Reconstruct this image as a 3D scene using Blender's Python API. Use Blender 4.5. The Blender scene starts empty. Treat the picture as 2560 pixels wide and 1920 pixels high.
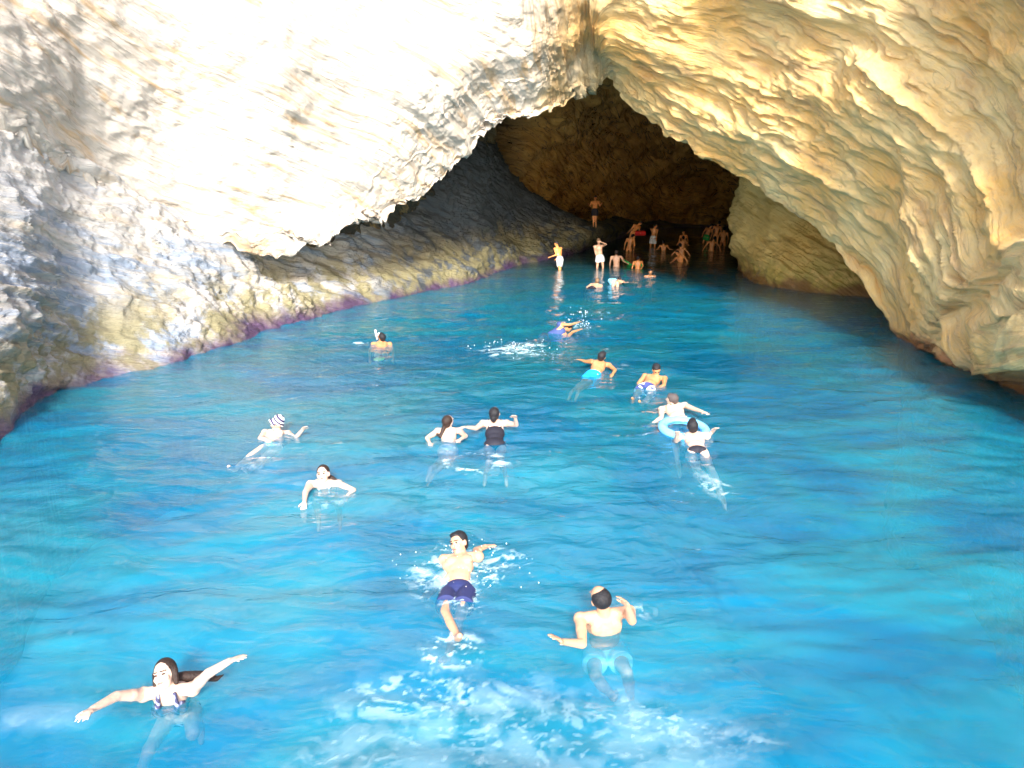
import bpy, bmesh, math, random
import numpy as np
from mathutils import Vector, Matrix

random.seed(7)
SC = bpy.context.scene
COL = SC.collection
# ------------------------------------------------------------------ camera
F, CX, CY = 1850.0, 1280.0, 960.0          # focal length and centre, in pixels of the 2560 x 1920 photograph
H, PITCH = 3.7, math.radians(15.2)         # eye height above the water, tilt down
SP, CP = math.sin(PITCH), math.cos(PITCH)
cam_d = bpy.data.cameras.new('camera')
cam_d.sensor_width = 36.0
cam_d.lens = 36.0 * F / 2560.0
cam_d.clip_start, cam_d.clip_end = 0.1, 600.0
cam = bpy.data.objects.new('camera', cam_d)
cam.location = (0, 0, H)
cam.rotation_euler = (math.radians(90) - PITCH, 0, 0)
COL.objects.link(cam)
SC.camera = cam
# ------------------------------------------------------------------ sky and sun (open shade outside, soft light from over the boat)
SUN_EL, SUN_AZ = math.radians(31), math.radians(178)      # azimuth clockwise from +Y
world = bpy.data.worlds.new('World'); SC.world = world
world.use_nodes = True
wn = world.node_tree
bg = wn.nodes['Background']
sky = wn.nodes.new('ShaderNodeTexSky')
sky.sky_type = 'NISHITA'; sky.sun_disc = False
sky.sun_elevation = SUN_EL; sky.sun_rotation = SUN_AZ
sky.air_density = 1.0; sky.dust_density = 1.5; sky.ozone_density = 1.0
wn.links.new(sky.outputs[0], bg.inputs[0])
bg.inputs[1].default_value = 0.15
sun_d = bpy.data.lights.new('sun', 'SUN')
sun_d.energy = 2.8; sun_d.angle = math.radians(12); sun_d.color = (1.0, 0.95, 0.87)
sun = bpy.data.objects.new('sun', sun_d)
to_sun = Vector((math.sin(SUN_AZ) * math.cos(SUN_EL), math.cos(SUN_AZ) * math.cos(SUN_EL), math.sin(SUN_EL)))
sun.rotation_euler = to_sun.to_track_quat('Z', 'Y').to_euler()
sun.location = (10, -20, 30)
COL.objects.link(sun)
SC.view_settings.view_transform = 'Standard'
SC.view_settings.look = 'None'
SC.view_settings.exposure = 1.65
SC.view_settings.gamma = 1.0
SC.view_settings.use_curve_mapping = False
SC.render.engine = 'CYCLES'
SC.cycles.use_denoising = True
SC.cycles.max_bounces = 10
SC.cycles.diffuse_bounces = 7
SC.cycles.glossy_bounces = 3
SC.cycles.transparent_max_bounces = 12
SC.cycles.sample_clamp_indirect = 6

# ------------------------------------------------------------------ helpers
def ray(px, py):
    """Direction of the sight line through a point of the photograph (unit camera depth)."""
    u, v = (px - CX) / F, (py - CY) / F
    return np.array([u, CP - v * SP, -SP - v * CP])
CAM = np.array([0.0, 0.0, H])
def pt(px, py, s):
    return CAM + ray(px, py) * s
def wl(px, py, z=0.0):
    r = ray(px, py)
    return CAM + r * ((H - z) / -r[2])

_rng = np.random.RandomState(11)
_perm = _rng.permutation(256); _perm = np.concatenate([_perm, _perm, _perm])
_g = _rng.normal(size=(256, 3)); _g /= np.linalg.norm(_g, axis=1)[:, None]
def perlin(P):
    P = np.asarray(P, dtype=np.float64)
    i = np.floor(P).astype(np.int64); f = P - i
    i &= 255
    u = f * f * f * (f * (f * 6 - 15) + 10)
    out = 0
    for dx in (0, 1):
        wx = u[..., 0] if dx else 1 - u[..., 0]
        for dy in (0, 1):
            wy = u[..., 1] if dy else 1 - u[..., 1]
            for dz in (0, 1):
                wz = u[..., 2] if dz else 1 - u[..., 2]
                h = _perm[_perm[_perm[(i[..., 0] + dx) & 255] + ((i[..., 1] + dy) & 255)] + ((i[..., 2] + dz) & 255)]
                g = _g[h]
                d = g[..., 0] * (f[..., 0] - dx) + g[..., 1] * (f[..., 1] - dy) + g[..., 2] * (f[..., 2] - dz)
                out = out + wx * wy * wz * d
    return out * 1.5
def fbm(P, octs=4, gain=0.5):
    a, s, out = 1.0, 1.0, 0
    for k in range(octs):
        out = out + a * perlin(P * s + 13.7 * k)
        a *= gain; s *= 2.03
    return out
def smooth(x, a, b):
    t = np.clip((x - a) / (b - a), 0, 1)
    return t * t * (3 - 2 * t)

def catmull(ctrl, counts):
    """ctrl (N, ...) -> samples along axis 0; counts: samples in each interval."""
    n = len(ctrl)
    out = []
    for i in range(n - 1):
        p0 = ctrl[i - 1] if i > 0 else 2 * ctrl[0] - ctrl[1]
        p1, p2 = ctrl[i], ctrl[i + 1]
        p3 = ctrl[i + 2] if i + 2 < n else 2 * ctrl[-1] - ctrl[-2]
        m = counts[i]
        for k in range(m if i < n - 2 else m + 1):
            t = k / m
            out.append(0.5 * ((2 * p1) + (p2 - p0) * t + (2 * p0 - 5 * p1 + 4 * p2 - p3) * t * t + (3 * p1 - p0 - 3 * p2 + p3) * t ** 3))
    return np.array(out)
def loft(ctrl, rcounts, ccounts):
    g = catmull(np.asarray(ctrl, float), rcounts)
    g = catmull(np.swapaxes(g, 0, 1), ccounts)
    return np.swapaxes(g, 0, 1)
def normals(G):
    du = np.gradient(G, axis=1); dv = np.gradient(G, axis=0)
    n = np.cross(du, dv)
    n /= np.linalg.norm(n, axis=2)[..., None] + 1e-9
    return n
def layers(P, q, f, lateral, sharp=0.8, notch=0.6):
    """Broken bedding planes: every bed stands proud or back by its own lateral noise, with a notch at its foot."""
    t = q * f
    c = np.floor(t); fr = t - c
    off = lambda cc: np.stack([cc * 7.31, cc * 3.17, cc * 5.77], -1)
    a = perlin(P * lateral + off(c)); b = perlin(P * lateral + off(c + 1))
    w = smooth(fr, sharp, 1.0)
    nz = perlin(P * lateral * 1.7 + off(c) + 40)
    return (a * (1 - w) + b * w) - notch * np.exp(-((fr - 0.9) / 0.07) ** 2) * smooth(nz, 0.0, 0.35)

def grid_mesh(name, G, mat, attrs=None, smooth_shade=True, flip=False):
    R, C, _ = G.shape
    idx = np.arange(R * C).reshape(R, C)
    a, b, c, d = idx[:-1, :-1].ravel(), idx[:-1, 1:].ravel(), idx[1:, 1:].ravel(), idx[1:, :-1].ravel()
    Fc = np.stack([a, d, c, b] if flip else [a, b, c, d], 1)
    me = bpy.data.meshes.new(name)
    me.vertices.add(R * C); me.vertices.foreach_set('co', G.reshape(-1).astype(np.float32))
    nf = len(Fc)
    me.loops.add(nf * 4); me.loops.foreach_set('vertex_index', Fc.ravel().astype(np.int32))
    me.polygons.add(nf)
    me.polygons.foreach_set('loop_start', np.arange(0, nf * 4, 4, dtype=np.int32))
    me.polygons.foreach_set('loop_total', np.full(nf, 4, dtype=np.int32))
    me.polygons.foreach_set('use_smooth', np.full(nf, smooth_shade))
    me.update(calc_edges=True)
    for k, v in (attrs or {}).items():
        at = me.attributes.new(k, 'FLOAT', 'POINT')
        at.data.foreach_set('value', np.asarray(v, np.float32).ravel())
    me.materials.append(mat)
    o = bpy.data.objects.new(name, me); COL.objects.link(o)
    return o
def tag(o, label=None, cat=None, group=None, kind=None):
    if label: o['label'] = label
    if cat: o['category'] = cat
    if group: o['group'] = group
    if kind: o['kind'] = kind
    return o

# ------------------------------------------------------------------ material helpers
def new_mat(name):
    m = bpy.data.materials.new(name); m.use_nodes = True
    nt = m.node_tree
    return m, nt, nt.nodes['Principled BSDF'], nt.nodes['Material Output']
def N(nt, typ, **kw):
    n = nt.nodes.new(typ)
    for k, v in kw.items(): setattr(n, k, v)
    return n
def math_n(nt, op, a, b=None, clamp=False):
    n = N(nt, 'ShaderNodeMath', operation=op); n.use_clamp = clamp
    for i, v in enumerate((a, b)):
        if v is None: continue
        if hasattr(v, 'links'): nt.links.new(v, n.inputs[i])
        else: n.inputs[i].default_value = v
    return n.outputs[0]
def mapr(nt, v, a, b, c=0.0, d=1.0, st=True):
    n = N(nt, 'ShaderNodeMapRange'); n.interpolation_type = 'SMOOTHSTEP' if st else 'LINEAR'
    nt.links.new(v, n.inputs[0])
    for i, x in enumerate((a, b, c, d)): n.inputs[i + 1].default_value = x
    return n.outputs[0]
def mix_c(nt, fac, a, b, mode='MIX'):
    n = N(nt, 'ShaderNodeMix', data_type='RGBA', blend_type=mode)
    if hasattr(fac, 'links'): nt.links.new(fac, n.inputs[0])
    else: n.inputs[0].default_value = fac
    for i, v in ((6, a), (7, b)):
        if hasattr(v, 'links'): nt.links.new(v, n.inputs[i])
        else: n.inputs[i].default_value = (*v, 1)
    return n.outputs[2]
def noise(nt, vec, scale, detail=4, rough=0.55, dist=0.0):
    n = N(nt, 'ShaderNodeTexNoise')
    n.inputs['Scale'].default_value = scale; n.inputs['Detail'].default_value = detail
    n.inputs['Roughness'].default_value = rough; n.inputs['Distortion'].default_value = dist
    nt.links.new(vec, n.inputs['Vector'])
    return n.outputs['Fac']
def vscale(nt, vec, s):
    n = N(nt, 'ShaderNodeVectorMath', operation='MULTIPLY'); nt.links.new(vec, n.inputs[0]); n.inputs[1].default_value = s
    return n.outputs[0]

def rock_material(name, light, mid, stain, spots, band=None, rough=0.85, band_h=1.0, vein=None, bump=0.9, cool=None, east=None, dark=None):
    """light/mid: the two stone colours; stain: iron-ochre streaks that follow the beds; spots: grey lichen; band: growth colours above the waterline."""
    m, nt, bs, out = new_mat(name)
    geo = N(nt, 'ShaderNodeNewGeometry'); pos = geo.outputs['Position']
    q = N(nt, 'ShaderNodeAttribute', attribute_name='bed').outputs['Fac']
    sep = N(nt, 'ShaderNodeSeparateXYZ'); nt.links.new(pos, sep.inputs[0])
    comb = N(nt, 'ShaderNodeCombineXYZ')
    nt.links.new(math_n(nt, 'MULTIPLY', sep.outputs[0], 0.55), comb.inputs[0])
    nt.links.new(math_n(nt, 'MULTIPLY', sep.outputs[1], 0.55), comb.inputs[1])
    nt.links.new(math_n(nt, 'MULTIPLY', q, 4.0), comb.inputs[2])
    bed = comb.outputs[0]
    comb2 = N(nt, 'ShaderNodeCombineXYZ')
    nt.links.new(math_n(nt, 'MULTIPLY', sep.outputs[0], 1.4), comb2.inputs[0])
    nt.links.new(math_n(nt, 'MULTIPLY', sep.outputs[1], 1.4), comb2.inputs[1])
    nt.links.new(math_n(nt, 'MULTIPLY', q, 16.0), comb2.inputs[2])
    fine = comb2.outputs[0]
    big = noise(nt, pos, 0.35, 5, 0.6)
    med = noise(nt, bed, 1.0, 6, 0.6, 0.4)
    sml = noise(nt, fine, 1.0, 6, 0.65, 0.3)
    grain = noise(nt, pos, 9.0, 6, 0.7)
    col = mix_c(nt, mapr(nt, big, 0.38, 0.62), light, mid)
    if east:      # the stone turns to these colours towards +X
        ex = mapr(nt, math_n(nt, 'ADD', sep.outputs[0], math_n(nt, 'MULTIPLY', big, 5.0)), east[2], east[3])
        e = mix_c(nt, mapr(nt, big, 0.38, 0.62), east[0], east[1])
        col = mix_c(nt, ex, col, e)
    col = mix_c(nt, math_n(nt, 'MULTIPLY', mapr(nt, med, 0.50, 0.68), 0.85), col, stain)
    col = mix_c(nt, math_n(nt, 'MULTIPLY', mapr(nt, sml, 0.55, 0.75), 0.5), col, spots)
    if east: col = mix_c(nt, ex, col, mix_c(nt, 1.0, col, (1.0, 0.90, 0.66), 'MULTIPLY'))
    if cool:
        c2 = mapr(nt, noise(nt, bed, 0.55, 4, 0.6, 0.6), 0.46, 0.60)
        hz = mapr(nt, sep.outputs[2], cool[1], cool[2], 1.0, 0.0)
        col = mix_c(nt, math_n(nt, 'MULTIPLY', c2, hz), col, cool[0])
    if vein:
        vo = mapr(nt, math_n(nt, 'ABSOLUTE', math_n(nt, 'SUBTRACT', noise(nt, bed, 0.8, 3, 0.5, 0.8), 0.5)), 0.0, 0.02, 0.7, 0.0)
        col = mix_c(nt, vo, col, vein)
    col = mix_c(nt, mapr(nt, grain, 0.3, 0.75, 0.0, 0.28, False), col, mid)
    # thin cracks along and across the beds, filled with dark soil
    ck = mapr(nt, math_n(nt, 'ABSOLUTE', math_n(nt, 'SUBTRACT', noise(nt, vscale(nt, bed, (0.8, 0.8, 0.8)), 1.0, 3, 0.6, 0.5), 0.5)), 0.0, 0.012, 1.0, 0.0)
    ckm = mapr(nt, noise(nt, pos, 0.6, 3, 0.6), 0.50, 0.62)
    col = mix_c(nt, math_n(nt, 'MULTIPLY', math_n(nt, 'MULTIPLY', ck, ckm), 0.35), col, tuple(c * 0.35 for c in stain))
    if dark:  # shade painted into the stone colour, deeper towards +X
        shade_fac = mapr(nt, math_n(nt, 'ADD', sep.outputs[0], math_n(nt, 'MULTIPLY', math_n(nt, 'SUBTRACT', med, 0.5), 3.0)), dark[1], dark[2])
        col = mix_c(nt, math_n(nt, 'MULTIPLY', shade_fac, 0.94), col, dark[0])
    wet = None
    if band:
        zz = math_n(nt, 'ADD', sep.outputs[2], math_n(nt, 'MULTIPLY', math_n(nt, 'SUBTRACT', noise(nt, pos, 0.7, 5, 0.6), 0.5), 1.6 * band_h))
        patch = mapr(nt, noise(nt, pos, 1.3, 5, 0.65), 0.40, 0.56)
        for (c, z0, z1, amt) in band:
            hi = mapr(nt, zz, z0 * band_h, z1 * band_h, 1.0, 0.0)
            f = math_n(nt, 'MULTIPLY', hi, amt)
            if z1 > 0.7: f = math_n(nt, 'MULTIPLY', f, patch)
            col = mix_c(nt, f, col, c)
        wet = mapr(nt, zz, 0.2 * band_h, 0.6 * band_h, 0.35, rough)
    nt.links.new(col, bs.inputs['Base Color'])
    if wet: nt.links.new(wet, bs.inputs['Roughness'])
    else: bs.inputs['Roughness'].default_value = rough
    b1 = N(nt, 'ShaderNodeBump'); b1.inputs['Strength'].default_value = bump; b1.inputs['Distance'].default_value = 0.10
    nt.links.new(math_n(nt, 'ADD', math_n(nt, 'MULTIPLY', sml, 1.0), math_n(nt, 'MULTIPLY', med, 1.2)), b1.inputs['Height'])
    b2 = N(nt, 'ShaderNodeBump'); b2.inputs['Strength'].default_value = 0.7; b2.inputs['Distance'].default_value = 0.04
    nt.links.new(grain, b2.inputs['Height']); nt.links.new(b1.outputs[0], b2.inputs['Normal'])
    nt.links.new(b2.outputs[0], bs.inputs['Normal'])
    return m

PURPLE, RUST, MOSS, OCHRE = (0.09, 0.045, 0.125), (0.22, 0.07, 0.03), (0.20, 0.19, 0.08), (0.36, 0.29, 0.16)
M_arch = rock_material('pale_cliff_rock', (0.66, 0.60, 0.53), (0.52, 0.47, 0.41), (0.55, 0.36, 0.18), (0.33, 0.31, 0.30),
                       band=[(OCHRE, 0.5, 1.1, 0.5), ((0.33, 0.11, 0.035), 0.15, 0.62, 0.85)], band_h=0.8,
                       east=((0.90, 0.73, 0.43), (0.84, 0.54, 0.19), 2.6, 6.0))
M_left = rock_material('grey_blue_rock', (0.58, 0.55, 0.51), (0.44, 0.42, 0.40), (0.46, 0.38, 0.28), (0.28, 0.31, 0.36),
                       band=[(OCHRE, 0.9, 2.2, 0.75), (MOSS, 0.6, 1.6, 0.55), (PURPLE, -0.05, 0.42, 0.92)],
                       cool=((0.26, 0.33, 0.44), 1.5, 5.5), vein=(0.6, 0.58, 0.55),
                       dark=((0.058, 0.072, 0.085), -6.0, -3.0))  # shade under the overhang, put into the bank's colour
M_pillar = rock_material('ochre_rock', (0.88, 0.65, 0.25), (0.80, 0.53, 0.16), (0.52, 0.32, 0.08), (0.48, 0.38, 0.16),
                         band=[((0.40, 0.33, 0.05), 0.5, 1.6, 0.6), (RUST, 0.1, 0.5, 0.75)], band_h=0.9)
M_cave = rock_material('brown_cave_rock', (0.07, 0.06, 0.04), (0.05, 0.045, 0.035), (0.52, 0.32, 0.10), (0.30, 0.20, 0.09), vein=(0.10, 0.06, 0.03), bump=1.0, east=((0.84, 0.56, 0.20), (0.64, 0.39, 0.12), 0.5, 4.5),  # near-black stone on the left is the chamber's shade, painted in
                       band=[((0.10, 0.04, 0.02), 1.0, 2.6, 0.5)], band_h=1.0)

# ------------------------------------------------------------------ rock surfaces
def rock_displace(G, q, big=0.5, bed=0.32, fine=0.05, outward=1.0, mask=None, crag=1.0, edge=1.0, slab=0.0):
    n = normals(G) * outward
    d = (big * fbm(G * 0.26, 2) + big * 0.22 * crag * fbm(G * 0.95 + 5, 3)) * edge
    qq = q + 0.35 * perlin(G * 0.14 + 9) + 0.05 * perlin(G * 0.5 + 4) + 0.02 * perlin(G * 2.2)
    # stretch the lateral noise along the beds
    d2 = bed * layers(G, qq, 0.75, 0.22) + bed * 0.38 * layers(G + 31, qq, 1.9, 0.42, notch=0.9) + bed * 0.30 * layers(G + 77, qq, 4.6, 0.9, notch=0.9)
    lam = smooth(perlin(G * 0.3 + 21), -0.1, 0.35)
    d2 = d2 + bed * 0.13 * lam * layers(G + 11, qq, 10.5, 1.6, notch=1.0)
    j = np.abs(perlin(G * 0.45 + 60) + 0.25 * perlin(G * 1.9))
    d2 = d2 - bed * 0.35 * np.exp(-(j / 0.018) ** 2) * smooth(perlin(G * 0.3 + 80), 0, 0.3)
    plate = 0.15 + 1.25 * smooth(perlin(G * 0.23 + 44) + 0.4 * perlin(G * 0.7 + 12), -0.35, 0.35)
    d2 = d2 * plate
    S = G * 0.55 + qq[..., None] * np.array([0.5, 0.35, 0.7]); S = S + 0.15 * perlin(G * 0.9)[..., None]
    blk = np.abs(perlin(S + 90)); blk2 = np.abs(perlin(S * 2.4 + 95))
    d2 = d2 + bed * 0.85 * (blk - 0.25) * crag + bed * 0.55 * (blk2 - 0.25) * crag
    d2 = d2 + slab * layers(G + 51, qq, 0.36, 0.12, sharp=0.86, notch=0.5)
    d3 = fine * fbm(G * 3.5 + 3, 4, 0.6) * (0.4 + 0.9 * smooth(perlin(G * 0.5 + 15), -0.2, 0.4))
    tot = d + np.asarray(1.0) * d2 + d3
    if mask is not None: tot = tot * mask
    return G + n * tot[..., None], qq

# the arch: one sheet of rock from the left cliff over the mouth of the cave to the right cliff
cols = [  # lip                    second row         third row            at the top of the frame    above
 [(-700,-60,10.0),  (-720,-300,9.8), (-740,-500,9.7), (-760,-700,9.6),  (-800,-1300,11)],
 [(0,335,13.8),    (0,200,13.6),    (-20,50,13.6),   (-40,-150,14.0),  (-100,-900,15)],
 [(200,445,16.2),  (200,300,15.9),  (200,120,15.6),  (180,-150,15.4),  (150,-900,16.8)],
 [(400,550,18.4),  (420,400,17.9),  (420,200,17.4),  (420,-150,17.1),  (400,-900,18.3)],
 [(650,635,19.8),  (660,480,19.4),  (680,240,18.7),  (680,-150,18.6),  (680,-900,19.8)],
 [(850,580,21.0),  (850,430,20.4),  (860,220,20.0),  (860,-150,19.7),  (850,-900,20.8)],
 [(1010,512,22.2), (1000,380,21.2), (1000,190,20.4), (1000,-150,20.2), (1000,-900,21.2)],
 [(1105,438,22.8), (1110,300,21.8), (1110,150,20.8), (1100,-150,20.6), (1100,-900,21.4)],
 [(1200,348,23.4), (1200,235,22.2), (1210,120,21.1), (1200,-150,20.8), (1200,-900,21.6)],
 [(1280,290,23.8), (1300,200,22.6), (1310,100,21.5), (1300,-150,21.0), (1300,-900,21.8)],
 [(1400,262,24.4), (1400,170,23.0), (1400,80,21.8),  (1400,-150,21.0), (1400,-900,21.8)],
 [(1515,195,25.0), (1500,125,23.8), (1490,50,22.3),  (1480,-150,20.9), (1480,-900,21.5)],
 [(1600,268,24.2), (1630,185,22.4), (1650,100,21.0), (1640,-150,19.8), (1640,-900,20.6)],
 [(1700,345,23.4), (1760,240,21.4), (1800,120,19.9), (1800,-150,18.7), (1800,-900,19.6)],
 [(1830,422,22.4), (1900,310,20.2), (1960,150,18.5), (1980,-150,17.2), (2000,-900,18.2)],
 [(1930,480,21.3), (2020,370,18.9), (2110,190,16.9), (2140,-150,15.8), (2160,-900,17.0)],
 [(2030,548,20.4), (2120,430,17.9), (2240,230,15.6), (2290,-150,14.4), (2320,-900,15.6)],
 [(2120,640,19.4), (2230,520,16.8), (2370,300,14.4), (2430,-150,13.2), (2480,-900,14.6)],
 [(2195,738,18.6), (2320,620,15.8), (2480,400,13.3), (2560,-150,12.0), (2640,-900,13.6)],
 [(2285,855,0),    (2400,720,15.0), (2590,500,12.4), (2720,-150,11.1), (2820,-900,12.6)],
 [(2375,893,0),    (2450,790,14.4), (2680,600,11.6), (2850,-100,10.3), (3000,-900,11.8)],
 [(2470,915,0),    (2510,850,13.2), (2740,700,10.8), (3000,-50,9.6),   (3200,-900,11.2)],
 [(2545,960,0),    (2600,870,11.8), (2860,760,10.0), (3150,0,8.9),     (3400,-900,10.6)],
 [(2760,1150,0),   (2850,980,9.6),  (3100,800,8.8),  (3350,50,8.2),    (3700,-900,10)],
 [(3200,1500,0),   (3300,1200,7.4), (3400,850,7.6),  (3600,100,7.6),   (4100,-900,9.5)]]
lip = []; ctrl = [[] for _ in range(9)]
for j, c in enumerate(cols):
    P = [wl(*c[0][:2]) if c[0][2] == 0 else pt(*c[0])] + [pt(*x) for x in c[1:]]
    if c[0][2] == 0: P[0] = P[0] - np.array([0, 0, 0.25])
    rd = (P[0] - CAM) / np.linalg.norm(P[0] - CAM)
    outw = P[1] - P[0]; outw = outw - rd * (outw @ rd); outw = outw / np.linalg.norm(outw)
    if c[0][2] == 0: r0 = P[0] + np.array([0.3, 0.3, -2.6]); rb = r0 + np.array([0.3, 0.3, -2.5])
    else:
        r0 = P[0] + 0.9 * outw + 2.0 * rd; rb = r0 + 1.8 * outw + 4.0 * rd
    lip.append((P[0], outw, rd))
    rm = P[0] + (0.10 * outw + 0.30 * rd if c[0][2] else np.array([0.03, 0.05, -0.25]))      # keeps the lower edge of the arch crisp
    far = P[4] + np.array([(-4 if j < 11 else 4), 45, 6.0])
    for r, x in enumerate([rb, r0, rm, P[0], P[1], P[2], P[3], P[4], far]): ctrl[r].append(x)
for r in range(9):      # the cliff goes on past both ends of the frame
    ctrl[r].insert(0, ctrl[r][0] + np.array([-1.0, -18.0, 0.0])); ctrl[r].append(ctrl[r][-1] + np.array([1.5, -14.0, 0.0]))
rc = [20, 40, 10, 80, 90, 120, 50, 10]
cc = [16, 30, 34, 34, 38, 44, 44, 40, 36, 36, 36, 36, 36, 36, 40, 40, 36, 36, 36, 36, 34, 34, 40, 34, 24, 16]
G = loft(ctrl, rc, cc)
# distance from the lip along the sheet, in metres: the beds of the right limb run parallel to it
step = np.linalg.norm(np.diff(G, axis=0), axis=2)
dist = np.vstack([np.zeros((1, G.shape[1])), np.cumsum(step, 0)]); dist -= dist[rc[0] + rc[1] + rc[2]][None]
colp = np.linspace(0, 1, G.shape[1])[None, :] * np.ones((G.shape[0], 1))
xr = smooth(G[..., 0] + 0.4 * (G[..., 2] - 6), 1.0, 4.0)
q_left = G @ np.array([0.16, 0.39, 0.91])
q_right = 0.80 * dist + 0.08 * (G @ np.array([0.6, 0.2, 0.7]))
q = q_left * (1 - xr) + q_right * xr
# the lower edge of the arch is broken, not smooth
rag = 0.30 * fbm(G * 1.1 + 7, 4, 0.6) + 0.22 * np.maximum(0, layers(G + 3, G @ np.array([0.8, 0.1, 0.35]), 1.1, 0.5, notch=0.8))
rag = rag * (1 - 0.62 * xr)
G = G + (rag * np.exp(-(dist / 0.55) ** 2) * smooth(G[..., 2], 0.2, 1.5))[..., None] * np.array([0.25, 0.0, 0.95])
bedw = 0.16 + 0.09 * np.maximum(smooth(G[..., 0], -2.5, 1.0) * (1 - smooth(dist, 3, 6)), xr)
G2, qq = rock_displace(G, q, big=0.42, bed=bedw, fine=0.035, outward=-1, crag=1.0, edge=0.2 + 0.8 * smooth(np.abs(dist), 0.2, 3.5), slab=0.25 + 0.55 * xr * smooth(dist, 0.5, 2.5))
arch_o = grid_mesh('cliff_arch', G2, M_arch, {'bed': qq})
tag(arch_o, 'pale cliff that arches over the mouth of the sea cave', kind='structure')

# the left bank: slope that runs from the waterline up to the overhang, on into the cave as a ledge
LL = [ # waterline            middle              top                   behind (offset in metres)
 [(-454,1341),  (-520,900,8.8),   (-640,0,10.6),   (-1.5,2.5,2)],
 [(0,1092),     (0,700,12.2),     (0,300,14.0),    (-1.5,2.5,2)],
 [(150,972),    (170,700,14.7),   (200,400,16.3),  (-1.5,2.5,2)],
 [(430,905),    (420,720,17.1),   (410,500,18.7),  (-1.5,2.5,2)],
 [(700,820),    (690,715,20.6),   (690,590,22.0),  (-1.5,2.0,1.2)],
 [(880,768),    (880,640,24.2),   (900,470,25.8),  (-1.5,2.5,2.2)],
 [(1090,722),   (1060,560,28.3),  (1130,320,30.6), (-2,3,3)],
 [(1180,705),   (1178,570,31.0),  (1222,352,33.0), (-2,4,3)],
 [(1290,664),   (1285,575,36.5),  (1300,470,39.0), (-2,5,1)],
 [(1373,648),   (1385,590,39.5),  (1400,540,43.0), (-1,6,1)],
 [(1472,624),   (1475,597,41.3),  (1488,571,43.2), (0,5,0.15)],
 [(1545,598),   (1575,578,55.0),  (1600,562,60.0), (-1,5,0.5)],
 [(1660,572),   (1680,564,64.0),  (1700,555,68.0), (0,5,1)],
 [(1860,566),   (1870,560,66.0),  (1880,550,69.0), (0,5,1)]]
ctrl = [[] for _ in range(6)]
for (w, m, t, b) in LL:
    W = wl(*w); M_ = pt(*m); T = pt(*t); B = T + np.array(b)
    inw = M_ - W; inw = inw / np.linalg.norm(inw)
    low = W - inw * 0.35; low[2] = -0.45
    base = W + np.array([0.35, -0.6, -3.0])
    for r, x in enumerate([base, low, W + (M_ - W) * 0.12 + np.array([0, 0, 0.12]), M_, T, B]): ctrl[r].append(x)
for r in range(6): ctrl[r].insert(0, ctrl[r][0] + np.array([-0.6, -18.0, 0.0]))
G = loft(ctrl, [14, 14, 80, 110, 40], [16, 20, 60, 60, 70, 60, 60, 60, 60, 50, 50, 50, 40, 20])
qL = G @ np.array([0.12, 0.31, 0.94])
wgt = smooth(G[..., 2], -0.6, 0.5) * 0.75 + 0.25
far_w = 1 - 0.6 * smooth(G[..., 1], 38, 48)
G2, qq = rock_displace(G, qL, big=0.30, bed=0.24, fine=0.09, outward=-1, mask=wgt * far_w)
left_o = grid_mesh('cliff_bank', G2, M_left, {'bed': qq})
tag(left_o, 'grey rock bank with purple waterline along the left', kind='structure')

# buttress behind the right limb of the arch
PIL = [ # waterline(s)     mid            upper           top             beyond
 [(1960,655),  (1960,600,36),  (1960,500,36),  (1960,380,36),  (1980,100,38)],
 [(1856,668),  (1822,615,31.5),(1838,500,31),  (1848,390,30.5),(1870,100,31)],
 [(1912,710),  (1895,615,28.4),(1905,500,28.4),(1925,360,28.2),(1950,100,28.5)],
 [(2010,730),  (2000,620,27.0),(2000,500,27.2),(2010,360,27.2),(2030,100,27.5)],
 [(2120,742),  (2120,630,26.0),(2120,500,26.2),(2120,360,26.4),(2130,100,27)],
 [(2220,744),  (2220,630,26.6),(2220,500,26.6),(2220,360,27),  (2230,100,28)],
 [(2300,720),  (2300,600,31),  (2300,500,31),  (2300,360,31),  (2320,100,32)]]
ctrl = [[] for _ in range(6)]
for c in PIL:
    W = wl(*c[0]) - np.array([0, 0, 0.1])
    for r, x in enumerate([W + np.array([0, 0.3, -3]), W] + [pt(*x) for x in c[1:]]): ctrl[r].append(x)
G = loft(ctrl, [14, 70, 70, 70, 30], [30, 50, 60, 60, 50, 30])
qP = G @ np.array([0.6, -0.1, 0.8])
G2, qq = rock_displace(G, qP, big=0.28, bed=0.20, fine=0.05, outward=-1)
pil_o = grid_mesh('rock_buttress', G2, M_pillar, {'bed': qq})
tag(pil_o, 'ochre rock buttress inside the right side of the cave mouth', kind='structure')

# the chamber: cross-sections from the arch back to the end wall
secs = []
first = []
for j in range(4, 21):
    p, o, rd = lip[j]
    first.append(p + 0.85 * o + 1.5 * rd)
secs.append(first)
for (Y, xl, xr_, zt, sk) in ((32, -4.5, 16, 8.8, .45), (41, -1.5, 20, 9.4, .45), (50, 1.0, 23, 9.0, .5), (57, 3.5, 25, 7.2, .5), (62, 5.5, 26, 4.6, .5), (65, 7, 26, 1.5, .5), (66, 8, 25, -2, .5)):
    s = []
    for k in range(17):
        th = math.pi * (1 - k / 16.0)
        cxx = xl + (xr_ - xl) * 0.5
        x = cxx + (xr_ - xl) * 0.5 * math.copysign(abs(math.cos(th)) ** 0.8, math.cos(th))
        z = -2.5 + (zt + 2.5) * math.sin(th) ** 0.75 if zt > -2 else -2.5
        s.append(np.array([x, Y + (0 if zt > 2 else 0), z]))
    secs.append(s)
G = loft(np.array(secs), [50, 60, 60, 60, 40, 30, 10], [30] * 16)
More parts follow.
